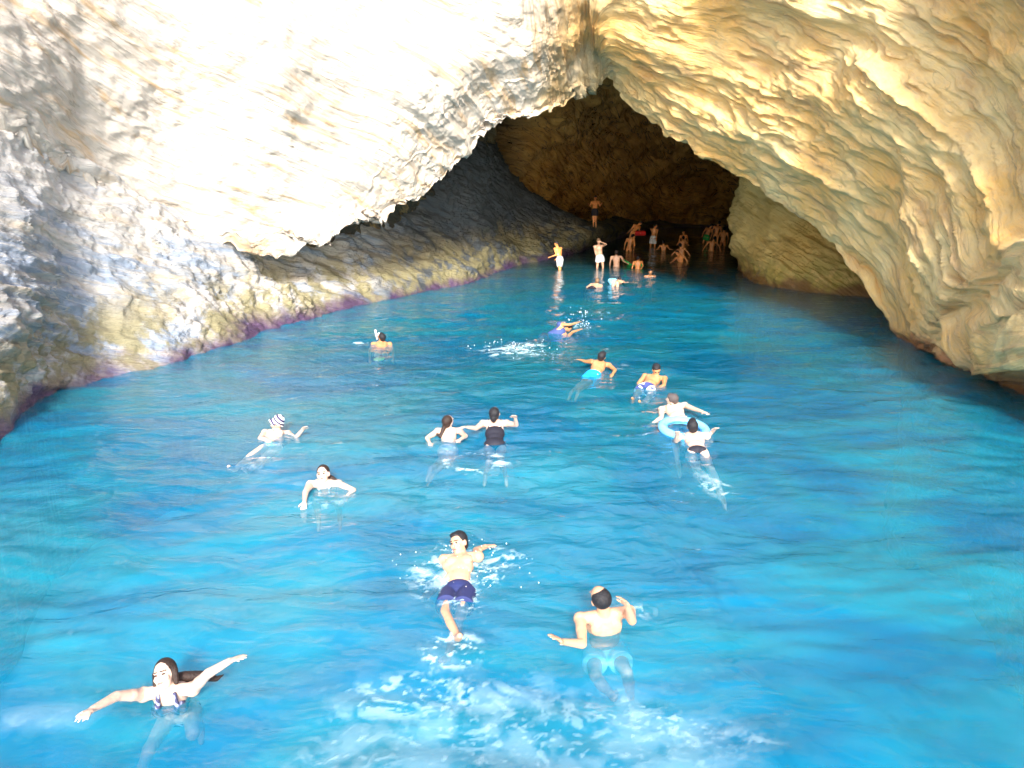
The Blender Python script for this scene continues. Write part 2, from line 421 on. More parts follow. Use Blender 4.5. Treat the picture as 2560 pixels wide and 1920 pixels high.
# hollows in the rock, where they stand
def hollow(G, px, py, s, rad, depth, dirv):
    c = pt(px, py, s); d = np.linalg.norm(G - c, axis=2)
    return G + (np.exp(-(d / rad) ** 4) * depth)[..., None] * np.array(dirv)
def hollow_at(G, px, py, rad, depth, dirv):
    d = G - CAM; sd = d[..., 1] * CP - d[..., 2] * SP; up = d[..., 1] * SP + d[..., 2] * CP
    e = np.hypot(CX + F * d[..., 0] / sd - px, CY - F * up / sd - py) + np.where(sd > 5, 0, 1e6)
    c = G[np.unravel_index(np.argmin(e), e.shape)]
    dd = np.linalg.norm(G - c, axis=2)
    return G + (np.exp(-(dd / rad) ** 4) * depth)[..., None] * np.array(dirv)
G = hollow_at(G, 1270, 365, 3.3, 11.0, (-0.9, 0.6, 0.15))
G = hollow_at(G, 1690, 500, 3.0, 5.0, (0.1, 1.0, 0.1))
n = -normals(G)
G = G + n * (-0.9 * np.abs(fbm(G * 0.22 + 2, 3)) + 0.35)[..., None]
qC = G @ np.array([0.35, 0.3, 0.9])
fade = smooth(np.arange(G.shape[0])[:, None] * np.ones((1, G.shape[1])), 0, 25) * 0.8 + 0.2
G2, qq = rock_displace(G, qC, big=0.7, bed=0.5, fine=0.12, outward=-1, mask=fade)
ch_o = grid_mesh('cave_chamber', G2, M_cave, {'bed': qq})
tag(ch_o, 'dark brown cave chamber behind the arch', kind='structure')

# ------------------------------------------------------------------ seabed
xs = np.linspace(-40, 60, 260); ys = np.concatenate([np.linspace(-60, 2, 40), np.linspace(2.3, 40, 240), np.linspace(41, 90, 60)])
X, Y = np.meshgrid(xs, ys)
P = np.stack([X, Y, np.zeros_like(X)], -1)
far = smooth(Y, 30, 62)
Z = -3.2 + 2.5 * far + 0.9 * fbm(P * 0.22, 4) * (1 - 0.6 * far)
Z -= 1.0 * smooth(-Y, -2, 20) + 2.2 * smooth(X, 0.5, 6.5) * (1 - far)
G = np.stack([X, Y, Z], -1)
m, nt, bs, out = new_mat('seabed_sand')
geo = N(nt, 'ShaderNodeNewGeometry')
f = mapr(nt, noise(nt, geo.outputs['Position'], 0.28, 3, 0.5, 0.6), 0.46, 0.58)
f2 = noise(nt, geo.outputs['Position'], 1.6, 5, 0.6)
c = mix_c(nt, f, (0.62, 0.63, 0.56), (0.28, 0.30, 0.27))
c = mix_c(nt, math_n(nt, 'MULTIPLY', f2, 0.4), c, (0.35, 0.32, 0.25))
sepb = N(nt, 'ShaderNodeSeparateXYZ'); nt.links.new(geo.outputs['Position'], sepb.inputs[0])
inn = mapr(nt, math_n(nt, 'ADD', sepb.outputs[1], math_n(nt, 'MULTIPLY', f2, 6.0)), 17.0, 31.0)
c = mix_c(nt, inn, c, (0.06, 0.055, 0.035))      # shade of the cave painted into the bed, darker inwards
nt.links.new(c, bs.inputs['Base Color']); bs.inputs['Roughness'].default_value = 0.9
bed_o = grid_mesh('seabed', G, m)
tag(bed_o, 'pale sand and dark rock patches under the water', kind='structure')

# ------------------------------------------------------------------ sea
def wave_h(X, Y):
    P = np.stack([X, Y, np.zeros_like(X)], -1)
    wx = X + 0.5 * perlin(P * 0.35); wy = Y + 0.5 * perlin(P * 0.35 + 7)
    calm = 1 - 0.55 * smooth(Y, 20, 45)
    h = 0.050 * perlin(np.stack([wx * 0.5 + wy * 0.15, wy * 1.0, X * 0], -1))
    h = h + 0.034 * perlin(np.stack([wx * 1.1 - wy * 0.4, wy * 2.1, X * 0 + 5], -1))
    h = h + 0.017 * perlin(np.stack([wx * 2.6 + wy * 0.6, wy * 4.6, X * 0 + 9], -1))
    return h * calm
ys = [-60.0, -30, -10, 0]
y = 2.0
while y < 72:
    ys.append(y); y += max(0.030, 0.0052 * y * (1 + y / 25))
ys.append(90)
ys = np.array(ys)
xs = np.concatenate([np.linspace(-60, -15, 10), np.linspace(-14, 24, 640), np.linspace(25, 70, 10)])
X, Y = np.meshgrid(xs, ys)
G = np.stack([X, Y, wave_h(X, Y)], -1)
m, nt, bs, out = new_mat('sea_water')
geo = N(nt, 'ShaderNodeNewGeometry'); pos = geo.outputs['Position']
nt.nodes.remove(bs)
wv = vscale(nt, pos, (0.55, 1.0, 1.0))
n1 = noise(nt, wv, 2.6, 3, 0.5, 0.8); n2 = noise(nt, wv, 8.0, 3, 0.5, 0.3)
bp = N(nt, 'ShaderNodeBump'); bp.inputs['Strength'].default_value = 0.9; bp.inputs['Distance'].default_value = 0.075
nt.links.new(math_n(nt, 'ADD', n1, math_n(nt, 'MULTIPLY', n2, 0.32)), bp.inputs['Height'])
gl = N(nt, 'ShaderNodeBsdfGlossy'); gl.inputs['Roughness'].default_value = 0.02; nt.links.new(bp.outputs[0], gl.inputs['Normal'])
gl.inputs['Color'].default_value = (1, 1, 1, 1)
tr = N(nt, 'ShaderNodeBsdfTransparent'); tr.inputs['Color'].default_value = (0.92, 0.99, 1.0, 1)
df = N(nt, 'ShaderNodeBsdfDiffuse')
sw = N(nt, 'ShaderNodeSeparateXYZ'); nt.links.new(pos, sw.inputs[0])
mur = mapr(nt, noise(nt, vscale(nt, pos, (0.7, 1, 1)), 0.5, 4, 0.6, 0.8), 0.35, 0.65)
cave_shade = mapr(nt, math_n(nt, 'ADD', sw.outputs[1], math_n(nt, 'MULTIPLY', mur, 3.0)), 12.0, 36.0, st=False)  # cave shade put into the water colour, darker teal inwards
nt.links.new(mix_c(nt, cave_shade, mix_c(nt, mur, (0.0, 0.47, 0.93), (0.03, 0.71, 1.0)), (0.005, 0.06, 0.07)), df.inputs['Color'])
mx1 = N(nt, 'ShaderNodeMixShader'); nt.links.new(mapr(nt, sw.outputs[1], 16.0, 34.0, 0.23, 0.80, st=False), mx1.inputs[0])  # more of the shaded opaque colour further in
nt.links.new(tr.outputs[0], mx1.inputs[1]); nt.links.new(df.outputs[0], mx1.inputs[2])
fr = N(nt, 'ShaderNodeFresnel'); fr.inputs['IOR'].default_value = 1.33; nt.links.new(bp.outputs[0], fr.inputs['Normal'])
mx = N(nt, 'ShaderNodeMixShader'); nt.links.new(fr.outputs[0], mx.inputs[0])
nt.links.new(mx1.outputs[0], mx.inputs[1]); nt.links.new(gl.outputs[0], mx.inputs[2])
nt.links.new(mx.outputs[0], out.inputs['Surface'])
va = N(nt, 'ShaderNodeVolumeAbsorption'); va.inputs['Color'].default_value = (0.0, 0.78, 0.985, 1); va.inputs['Density'].default_value = 0.17
nt.links.new(va.outputs[0], out.inputs['Volume'])
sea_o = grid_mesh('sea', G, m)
tag(sea_o, 'clear turquoise sea water in the cave mouth', kind='structure')

# ------------------------------------------------------------------ people
def simple_mat(name, col, rough=0.6, sub=0.0, var=0.0, scale=8.0):
    m, nt, bs, out = new_mat(name)
    bs.inputs['Base Color'].default_value = (*col, 1); bs.inputs['Roughness'].default_value = rough
    if var:
        geo = N(nt, 'ShaderNodeNewGeometry')
        f = mapr(nt, noise(nt, geo.outputs['Position'], scale, 3, 0.6), 0.35, 0.65)
        nt.links.new(mix_c(nt, f, col, tuple(c * (1 - var) for c in col)), bs.inputs['Base Color'])
    return m
def stripe_mat(name, a, b, scale, axis=(0, 0, 1), duty=0.75, wob=0.0):
    m, nt, bs, out = new_mat(name)
    tc = N(nt, 'ShaderNodeTexCoord')
    d = N(nt, 'ShaderNodeVectorMath', operation='DOT_PRODUCT'); nt.links.new(tc.outputs['Object'], d.inputs[0]); d.inputs[1].default_value = axis
    v = math_n(nt, 'MULTIPLY', d.outputs['Value'], scale)
    if wob: v = math_n(nt, 'ADD', v, math_n(nt, 'MULTIPLY', noise(nt, tc.outputs['Object'], 9, 1), wob))
    fr = math_n(nt, 'FRACT', v)
    nt.links.new(mix_c(nt, math_n(nt, 'GREATER_THAN', fr, duty), a, b), bs.inputs['Base Color'])
    bs.inputs['Roughness'].default_value = 0.7
    return m
SKIN = {k: simple_mat('skin_' + k, c, 0.33, var=0.16) for k, c in dict(
    fair=(0.74, 0.50, 0.39), warm=(0.68, 0.38, 0.24), tan=(0.58, 0.26, 0.12), deep=(0.40, 0.17, 0.08), glow=(0.92, 0.36, 0.11)).items()}  # glow: orange light on the bathers further in, put into the skin colour
HAIR = {k: simple_mat('hair_' + k, c, 0.6, var=0.4, scale=60) for k, c in dict(
    black=(0.010, 0.009, 0.014), brown=(0.032, 0.014, 0.009), light=(0.26, 0.15, 0.08), grey=(0.10, 0.08, 0.08)).items()}
CL = {k: simple_mat('cloth_' + k, c, 0.75, var=0.15) for k, c in dict(
    navy=(0.02, 0.03, 0.13), sky=(0.45, 0.85, 0.92), cyan=(0.0, 0.42, 0.85), black=(0.012, 0.012, 0.025), white=(0.82, 0.82, 0.85),
    blue=(0.04, 0.07, 0.22), maroon=(0.2, 0.01, 0.04), lilac=(0.28, 0.3, 0.6), green=(0.05, 0.4, 0.08), red=(0.75, 0.02, 0.02), grey=(.3, .3, .33)).items()}
for k_, m_ in list(HAIR.items()) + list(SKIN.items()):
    nt_ = m_.node_tree; g_ = N(nt_, 'ShaderNodeNewGeometry'); ishair = k_ in HAIR
    b_ = N(nt_, 'ShaderNodeBump'); b_.inputs['Strength'].default_value = 0.9 if ishair else 0.35; b_.inputs['Distance'].default_value = 0.012 if ishair else 0.02
    v_ = vscale(nt_, g_.outputs['Position'], (90, 90, 25) if ishair else (14, 14, 14))
    nt_.links.new(noise(nt_, v_, 1.0, 4, 0.6), b_.inputs['Height'])
    nt_.links.new(b_.outputs[0], nt_.nodes['Principled BSDF'].inputs['Normal'])
M_eye = simple_mat('eye_dark', (0.03, 0.02, 0.02), 0.2)
M_lip = simple_mat('lip_red', (0.5, 0.13, 0.12), 0.4)

def nrm(v):
    v = np.asarray(v, float); return v / (np.linalg.norm(v) + 1e-9)
class Blob:
    """Closed shapes collected, then merged by a voxel remesh into one continuous surface."""
    def __init__(self): self.v = []; self.f = []; self.n = 0
    def _add(self, V, Fs):
        self.v.append(V); self.f += [tuple(i + self.n for i in f) for f in Fs]; self.n += len(V)
    def _rings(self, rings, seg):
        R = len(rings); V = np.concatenate(rings); Fs = []
        for i in range(R - 1):
            for k in range(seg):
                a, b = i * seg + k, i * seg + (k + 1) % seg
                Fs.append((a, b, b + seg, a + seg))
        Fs.append(tuple(range(seg))[::-1]); Fs.append(tuple((R - 1) * seg + k for k in range(seg)))
        self._add(V, Fs)
    def ell(self, c, ax, r, seg=14, rings=9):
        """ax: three unit axes; r: three radii"""
        out = []
        for i in range(rings):
            ph = math.pi * (i + 0.5) / rings
            th = np.arange(seg) * 2 * math.pi / seg
            p = np.asarray(c)[None] + (np.cos(th) * math.sin(ph))[:, None] * ax[0] * r[0] + (np.sin(th) * math.sin(ph))[:, None] * ax[1] * r[1] + math.cos(ph) * np.asarray(ax[2]) * r[2]
            out.append(p)
        self._rings(out, seg)
    def cap(self, p, q, r1, r2, seg=12, flat=False):
        p, q = np.asarray(p, float), np.asarray(q, float)
        d = q - p; L = np.linalg.norm(d) + 1e-9; d = d / L
        a = nrm(np.cross(d, [0.31, 0.2, 0.93])); b = np.cross(d, a)
        th = np.arange(seg) * 2 * math.pi / seg
        cir = np.cos(th)[:, None] * a + np.sin(th)[:, None] * b
        out = []
        if flat: prof = [(0, r1), (L * .5, (r1 + r2) / 2), (L, r2)]
        else:
            prof = [(-r1 * math.cos(t), r1 * math.sin(t)) for t in (0.3, 0.8, 1.57)] + [(L * .5, (r1 + r2) / 2)] + [(L + r2 * math.cos(t), r2 * math.sin(t)) for t in (1.57, 0.8, 0.3)]
        for z, r in prof: out.append(p + d * z + cir * r)
        self._rings(out, seg)
    def build(self, name, mat, parent, org, vox, sm=3, remesh=True):
        V = np.concatenate(self.v) - org
        me = bpy.data.meshes.new(name); me.from_pydata(V.tolist(), [], self.f); me.update()
        o = bpy.data.objects.new(name, me); COL.objects.link(o)
        if remesh:
            md = o.modifiers.new('r', 'REMESH'); md.mode = 'VOXEL'; md.voxel_size = vox; md.use_smooth_shade = True
            s_ = o.modifiers.new('s', 'SMOOTH'); s_.factor = 0.5; s_.iterations = sm
            dg = bpy.context.evaluated_depsgraph_get()
            me2 = bpy.data.meshes.new_from_object(o.evaluated_get(dg))
            o.modifiers.clear(); o.data = me2; bpy.data.meshes.remove(me); me2.name = name
        else:
            for p in me.polygons: p.use_smooth = True
        o.data.materials.clear(); o.data.materials.append(mat)
        if parent is not None: o.parent = parent
        else: o.location = org
        return o

def on_ray(parent, px, py, L, pick='n'):
    """The point of the limb's length L from its parent joint on the sight line; if the limb points across the view, the nearest such point."""
    r = ray(px, py); r = r / np.linalg.norm(r)
    w = parent - CAM; t0 = w @ r; d2 = w @ w - t0 * t0
    if pick == 'x': return CAM + r * t0
    if pick == 'm' or d2 >= L * L:
        foot_ = CAM + r * t0
        return parent + nrm(foot_ - parent) * L
    h = math.sqrt(L * L - d2)
    return CAM + r * (t0 - h if pick == 'n' else t0 + h)

def hand(B, wr, d, palm, k, side, curl=0.5, spread=0.12):
    """Palm, four fingers of unequal length and a thumb; d: along the forearm, palm: palm normal."""
    d = nrm(d); palm = nrm(palm - d * (palm @ d)); s = np.cross(d, palm) * side
    pc = wr + d * 0.045 * k
    B.ell(pc, (s, palm, d), (0.040 * k, 0.017 * k, 0.052 * k))
    for i, (off, ln) in enumerate(((-0.030, 0.060), (-0.010, 0.076), (0.011, 0.082), (0.031, 0.070))):
        b0 = pc + s * off * k + d * 0.035 * k
        dd = nrm(d + s * (off / 0.031) * spread + palm * curl * 0.25)
        b1 = b0 + dd * ln * 0.55 * k; b2 = b1 + nrm(dd + palm * curl) * ln * 0.5 * k
        B.cap(b0, b1, 0.0095 * k, 0.0088 * k, 8); B.cap(b1, b2, 0.0088 * k, 0.0075 * k, 8)
    t0 = wr + d * 0.02 * k + s * 0.028 * k
    t1 = t0 + nrm(s * 1.0 + d * 0.8 + palm * 0.3) * 0.042 * k
    B.cap(t0, t1, 0.013 * k, 0.011 * k, 8); B.cap(t1, t1 + nrm(d + s * 0.25 + palm * 0.3) * 0.032 * k, 0.011 * k, 0.009 * k, 8)

def person(label, neck, head, pelvis, SL, SR, armL=None, armR=None, legL=None, legR=None, face=(0, -1, 0), skin='fair', hair=('short', 'black'),
           wear=None, k=1.0, woman=False, stout=1.0, s=None, faceup=0.0, extra=None, palm=(0, 0, -1)):
    """Joints are sight lines through the photograph; limb lengths fix the depth. neck = (px, py, z above water), or with s its distance."""
    P3 = np.asarray
    nk = pt(neck[0], neck[1], s) if s else wl(neck[0], neck[1], neck[2])
    g = lambda par, j, L, d='n': on_ray(par, j[0], j[1], L * k, j[2] if len(j) > 2 else d)
    pel = g(nk, pelvis, 0.50)
    sL = g(nk, SL, 0.185 * (0.9 if woman else 1) * stout, 'm'); sR = g(nk, SR, 0.185 * (0.9 if woman else 1) * stout, 'm')
    u = nrm(nk - pel); r = sR - sL; r = nrm(r - u * (r @ u)); f = np.cross(u, r)
    # keep the shoulder line square to the spine
    sL = nk - r * 0.175 * k * stout * (0.9 if woman else 1) - u * 0.035 * k + (sL - nk) * 0.12
    sR = nk + r * 0.175 * k * stout * (0.9 if woman else 1) - u * 0.035 * k + (sR - nk) * 0.12
    hd = g(nk, head, 0.205)
    hu = nrm(hd - nk)
    fc = nrm(P3(face, float) + np.array([0, 0, faceup])); fc = nrm(fc - hu * (fc @ hu)) ; hr = np.cross(fc, hu)
    dist_ = np.linalg.norm(nk - CAM)
    vox = min(max(0.0085, dist_ * 0.0011), 0.024)
    near = dist_ < 20
    B = Blob(); kk = k; st = stout
    E = lambda c, ru, rr, rf, ax=None: B.ell(c, ax or (r, f, u), (rr * kk * st, rf * kk * st, ru * kk))
    at = lambda o, a, b, c: o + (r * a + u * b + f * c) * kk
    E(at(nk, 0, -0.17, 0.0), 0.20, 0.15 if not woman else 0.132, 0.10)
    E(at(nk, 0, -0.07, -0.01), 0.09, 0.15, 0.075)
    wst = 0.118 if woman else 0.132
    E(nk + (pel - nk) * 0.68, 0.16, wst, 0.092)
    E(at(pel, 0, 0.0, 0), 0.125, 0.155, 0.10)
    for sgn in (-1, 1):
        if woman: E(at(nk, 0.07 * sgn, -0.19, 0.09), 0.055, 0.06, 0.05)
        else: E(at(nk, 0.07 * sgn, -0.14, 0.065), 0.06, 0.075, 0.04)
        E(at(nk, 0.075 * sgn, -0.12, -0.065), 0.09, 0.06, 0.035)      # shoulder blades
        E(at(pel, 0.07 * sgn, -0.05, -0.045), 0.085, 0.08, 0.075)
    B.cap(at(nk, 0, -0.03, -0.01), hd - hu * 0.05 * kk - fc * 0.01 * kk, 0.058 * kk, 0.052 * kk)
    for S_ in (sL, sR):
        B.cap(at(nk, 0, -0.02, -0.01), S_, 0.05 * kk, 0.052 * kk); B.ell(S_, (r, f, u), (0.062 * kk,) * 3)
    # arms
    for side, S_, arm in ((-1, sL, armL), (1, sR, armR)):
        if arm is None:
            el = S_ + (-u * 0.9 + r * side * 0.25 + f * 0.05) * 0.29 * kk; wr = el + (-u * 0.9 + f * 0.4) * 0.25 * kk
            hdir = wr - el
        else:
            el = g(S_, arm[0], 0.285); wr = g(el, arm[1], 0.25) if len(arm) > 1 else el + nrm(el - S_ - [0, 0, 0.25]) * 0.25 * kk
            hdir = (g(wr, arm[2], 0.15) - wr) if len(arm) > 2 else wr - el
        B.cap(S_, el, 0.050 * kk * st, 0.038 * kk); B.cap(el, wr, 0.040 * kk, 0.026 * kk)
        B.ell(S_ + (el - S_) * 0.45, (nrm(np.cross(el - S_, [0.1, 0.3, 1])), nrm(np.cross(el - S_, np.cross(el - S_, [0.1, 0.3, 1]))), nrm(el - S_)), (0.050 * kk, 0.047 * kk, 0.09 * kk))
        if near: hand(B, wr, hdir, P3(palm, float), kk, -side)
        else: B.ell(wr + nrm(hdir) * 0.07 * kk, (nrm(np.cross(hdir, [0, 0.2, 1])), nrm(np.cross(hdir, np.cross(hdir, [0, 0.2, 1]))), nrm(hdir)), (0.04 * kk, 0.03 * kk, 0.085 * kk))
    # legs
    legs = []
    for side, leg in ((-1, legL), (1, legR)):
        hp = at(pel, 0.09 * side, -0.05, 0)
        if leg is None:
            if s is None:
                dr = nrm(-u + np.array([0, 0.25, -0.15])); kn = hp + (dr + r * side * 0.15) * 0.40 * kk; an = kn + nrm(dr + np.array([0, 0, -0.3])) * 0.39 * kk
            else: kn = hp + (-u * 0.6 + np.array([0, 0, -0.75]) + f * 0.1 + r * side * 0.12) * 0.30 * kk; an = kn + (np.array([0, 0, -0.9]) - f * 0.25) * 0.40 * kk
        else:
            kn = g(hp, leg[0], 0.43); an = g(kn, leg[1], 0.41)
        B.cap(hp, kn, 0.082 * kk * st, 0.054 * kk); B.cap(kn, an, 0.054 * kk, 0.036 * kk)
        sh = nrm(an - kn); side_v = nrm(np.cross(sh, f + 1e-3)); back = np.cross(sh, side_v)
        if back @ f > 0: back = -back
        B.ell(kn + (an - kn) * 0.32 + back * 0.015, (side_v, nrm(np.cross(sh, side_v)), sh), (0.054 * kk, 0.054 * kk, 0.13 * kk))
        ft = nrm(f * 0.75 + sh * (0.75 if leg is not None and s is None else 0.05))
        if s and leg is not None: ft = nrm(f * 1.0 - [0, 0, 0.02])
        B.cap(an + sh * 0.02, an + ft * 0.17 * kk + sh * 0.03, 0.038 * kk, 0.026 * kk)
        B.ell(an - ft * 0.03 * kk + sh * 0.02, (side_v, ft, sh), (0.032 * kk, 0.045 * kk, 0.035 * kk))
        legs.append((hp, kn, an, sh))
    # head
    hx = (hr, fc, hu); ha = lambda a, b, c: hd + (hr * a + fc * b + hu * c) * kk
    B.ell(ha(0, -0.008, 0.02), hx, (0.076 * kk, 0.094 * kk, 0.094 * kk))
    B.ell(ha(0, 0.028, -0.045), hx, (0.058 * kk, 0.060 * kk, 0.070 * kk))
    B.ell(ha(0, 0.060, -0.088), hx, (0.028 * kk, 0.024 * kk, 0.022 * kk))
    B.cap(ha(0, 0.082, 0.010), ha(0, 0.105, -0.028), 0.009 * kk, 0.014 * kk, 8)
    for sgn in (-1, 1):
        B.ell(ha(0.078 * sgn, -0.005, -0.01), hx, (0.012 * kk, 0.022 * kk, 0.032 * kk))
        B.ell(ha(0.038 * sgn, 0.060, -0.025), hx, (0.024 * kk, 0.022 * kk, 0.022 * kk))
        B.ell(ha(0.032 * sgn, 0.076, 0.028), hx, (0.026 * kk, 0.012 * kk, 0.008 * kk))
    org = nk.copy(); org = (nk + pel) / 2
    sk = SKIN[skin]
    root = bpy.data.objects.new('person', None); COL.objects.link(root); root.location = org
    tag(root, label, 'person')
    B.build('body', sk, root, org, vox, sm=3 if near else 2)
    # eyes, brows and mouth
    if dist_ < 20 and fc @ (CAM - hd) > 0:
        for sgn in (-1, 1):
            e = Blob(); e.ell(ha(0.031 * sgn, 0.082, 0.006), hx, (0.015 * kk, 0.009 * kk, 0.008 * kk), 10, 6)
            e.build('eye', M_eye, root, org, 0, remesh=False)
            e = Blob(); e.cap(ha(0.014 * sgn, 0.092, 0.028), ha(0.050 * sgn, 0.078, 0.028), 0.005 * kk, 0.004 * kk, 6)
            e.build('eyebrow', HAIR['black'], root, org, 0, remesh=False)
        e = Blob(); e.ell(ha(0, 0.089, -0.056), hx, (0.024 * kk, 0.008 * kk, 0.008 * kk), 10, 6); e.build('mouth', M_lip, root, org, 0, remesh=False)
    # hair
    hs, hc = hair
    hm = HAIR.get(hc)
    hb = Blob()
    if hs in ('short', 'pony', 'bun', 'long'):
        hb.ell(ha(0, -0.022, 0.030), hx, (0.084 * kk, 0.094 * kk, 0.096 * kk), 18, 12)
        hb.ell(ha(0, -0.045, -0.020), hx, (0.074 * kk, 0.062 * kk, 0.070 * kk), 14, 9)
        if hs == 'short': hb.ell(ha(0.01, 0.030, 0.085), hx, (0.058 * kk, 0.045 * kk, 0.030 * kk))
    if hs == 'bald':
        hb.ell(ha(0, -0.026, 0.020), hx, (0.084 * kk, 0.090 * kk, 0.0925 * kk), 18, 12)
    if hs == 'bun':
        hb.ell(ha(0, -0.105, -0.01), hx, (0.05 * kk, 0.045 * kk, 0.06 * kk))
        hb.ell(ha(0, -0.09, -0.06), hx, (0.035 * kk, 0.04 * kk, 0.05 * kk))
    if hs in ('pony', 'long') and extra and 'tail' in extra:
        prev = ha(0, -0.085, -0.02 if hs == 'pony' else -0.04)
        pr = 0.034
        for i, t in enumerate(extra['tail']):
            nx = on_ray(prev, t[0], t[1], t[2], 'm')
            hb.cap(prev, nx, pr * kk, t[3]); pr = t[3] / kk; prev = nx
    if hs == 'long':
        for sgn in (-1, 1):
            hb.cap(ha(0.072 * sgn, -0.01, 0.02), ha(0.082 * sgn, 0.005, -0.08), 0.030 * kk, 0.022 * kk)
    if hb.n: hb.build('hair', hm, root, org, max(0.009, vox), sm=2)
    if hs == 'cap':
        cb = Blob(); cb.ell(ha(0, -0.020, 0.035), hx, (0.088 * kk, 0.100 * kk, 0.100 * kk), 20, 14); cb.ell(ha(0, -0.05, -0.03), hx, (0.080 * kk, 0.065 * kk, 0.08 * kk), 14, 9)
        cb.cap(ha(-0.05, 0.09, 0.045), ha(0.05, 0.09, 0.045), 0.028 * kk, 0.028 * kk)
        c_ = cb.build('cap', extra['cap'], root, org, vox * 0.9, sm=2)
    # clothing
    for w in (wear or []):
        typ, mat = w[0], w[1]
        mt = CL[mat] if isinstance(mat, str) else mat
        C = Blob(); ln = w[2] if len(w) > 2 else 0.55
        Ec = lambda o, a, b, c, ru, rr, rf: C.ell(at(o, a, b, c), (r, f, u), (rr * kk * st, rf * kk * st, ru * kk), 16, 10)
        if typ == 'trunks':
            Ec(pel, 0, -0.005, -0.012, 0.125, 0.178, 0.132)
            for hp, kn, an, sh in legs:
                q_ = hp + (kn - hp) * ln
                C.cap(hp + (hp - q_) * 0.05, q_, 0.105 * kk * st, 0.108 * kk, 16, flat=True)
        if typ == 'briefs':
            Ec(pel, 0, -0.035, -0.012, 0.085, 0.166, 0.122)
            for sg in (-1, 1): Ec(pel, 0.062 * sg, -0.055, -0.048, 0.075, 0.082, 0.080)
        if typ == 'suit':
            Ec(nk, 0, -0.26, 0.0, 0.145, 0.145, 0.114); C.ell(nk + (pel - nk) * 0.72, (r, f, u), (0.135 * kk, 0.108 * kk, 0.16 * kk)); Ec(pel, 0, -0.03, -0.02, 0.13, 0.168, 0.125)
            for sg in (-1, 1):
                C.cap(at(nk, 0.10 * sg, -0.20, -0.085), at(nk, 0.095 * sg, 0.01, -0.045), 0.011, 0.011, 8)
                C.cap(at(nk, 0.095 * sg, 0.01, -0.045), at(nk, 0.08 * sg, -0.15, 0.10), 0.011, 0.011, 8)
        if typ == 'top':
            for sg in (-1, 1): Ec(nk, 0.07 * sg, -0.15, 0.088, 0.070, 0.070, 0.058)
            Ec(nk, 0, -0.19, 0.0, 0.035, 0.152, 0.114)
            for sg in (-1, 1): C.cap(at(nk, 0.07 * sg, -0.10, 0.125), at(nk, 0.06 * sg, 0.02, 0.04), 0.022, 0.016, 8)
        if typ == 'shirt':
            Ec(nk, 0, -0.17, 0, 0.215, 0.165, 0.118); C.ell(nk + (pel - nk) * 0.68, (r, f, u), (0.15 * kk, 0.11 * kk, 0.18 * kk))
            for S_ in (sL, sR): C.ell(S_, (r, f, u), (0.074 * kk,) * 3)
        nm = {'trunks': 'swim_trunks', 'briefs': 'swim_briefs', 'suit': 'swimsuit', 'top': 'bikini_top', 'shirt': 'swim_shirt'}[typ]
        C.build(nm, mt, root, org, max(vox, 0.009), sm=2)
    info = dict(root=root, org=org, nk=nk, pel=pel, hd=hd, r=r, u=u, f=f, hr=hr, fc=fc, hu=hu, ha=ha, vox=vox, legs=legs)
    return info

M_cap = stripe_mat('cap_stripes', (0.85, 0.82, 0.84), (0.02, 0.01, 0.08), 19, (0.75, 0.1, 0.65), 0.52)
M_strp = stripe_mat('striped_trunks', (0.80, 0.85, 0.92), (0.05, 0.07, 0.25), 9, (0.1, -0.5, 0.86), 0.5, 0.5)
M_pattern = stripe_mat('patterned_bikini', (0.05, 0.05, 0.12), (0.35, 0.38, 0.62), 16, (0.6, 0.3, 0.7), 0.6, 2.5)

p1 = person('woman with long dark hair and patterned bikini treading water with both arms spread', (418, 1726, 0.10), (412, 1686, 'x'), (450, 1780, 'f'),
    (470, 1718), (366, 1722), armL=[(520, 1684), (575, 1652), (607, 1640)], armR=[(292, 1740), (229, 1774), (203, 1794)],
    legL=[(482, 1835, 'n'), (500, 1815, 'f')], legR=[(384, 1856, 'n'), (352, 1925, 'n')], face=(-0.05, -1, 0.5), hair=('long', 'brown'), woman=True, k=0.95,
    wear=[('top', M_pattern), ('briefs', M_pattern)], extra={'tail': [(478, 1690, 0.10, 0.042), (505, 1690, 0.12, 0.040), (535, 1696, 0.10, 0.022), (553, 1690, 0.06, 0.006)]})
p2 = person('young man in navy trunks swimming on his side and looking back', (1153, 1388, 0.06), (1147, 1357, 'x'), (1145, 1476, 'n'),
    (1176, 1390), (1135, 1398), armR=[(1128, 1438), (1082, 1480), (1060, 1492)], armL=[(1190, 1376, 'f'), (1215, 1366), (1232, 1362)],
    legR=[(1112, 1535, 'n'), (1143, 1592, 'n')], legL=[(1150, 1542, 'n'), (1120, 1640, 'n')], face=(-0.55, -1, 0.1), skin='warm', hair=('short', 'black'), stout=0.88, wear=[('trunks', 'navy', 0.6)])
p3 = person('balding man in pale blue trunks seen from behind with arms out', (1511, 1530, 0.22), (1501, 1494), (1511, 1622, 'f'),
    (1468, 1550), (1555, 1528), armL=[(1456, 1610), (1405, 1604), (1378, 1585)], armR=[(1580, 1552), (1570, 1516), (1553, 1490)],
    legL=[(1487, 1688, 'n'), (1532, 1742, 'f')], legR=[(1568, 1685, 'n'), (1577, 1740, 'f')], face=(-0.35, 1, 0), skin='warm', hair=('bald', 'black'), stout=1.05,
    wear=[('trunks', 'sky', 0.55)])
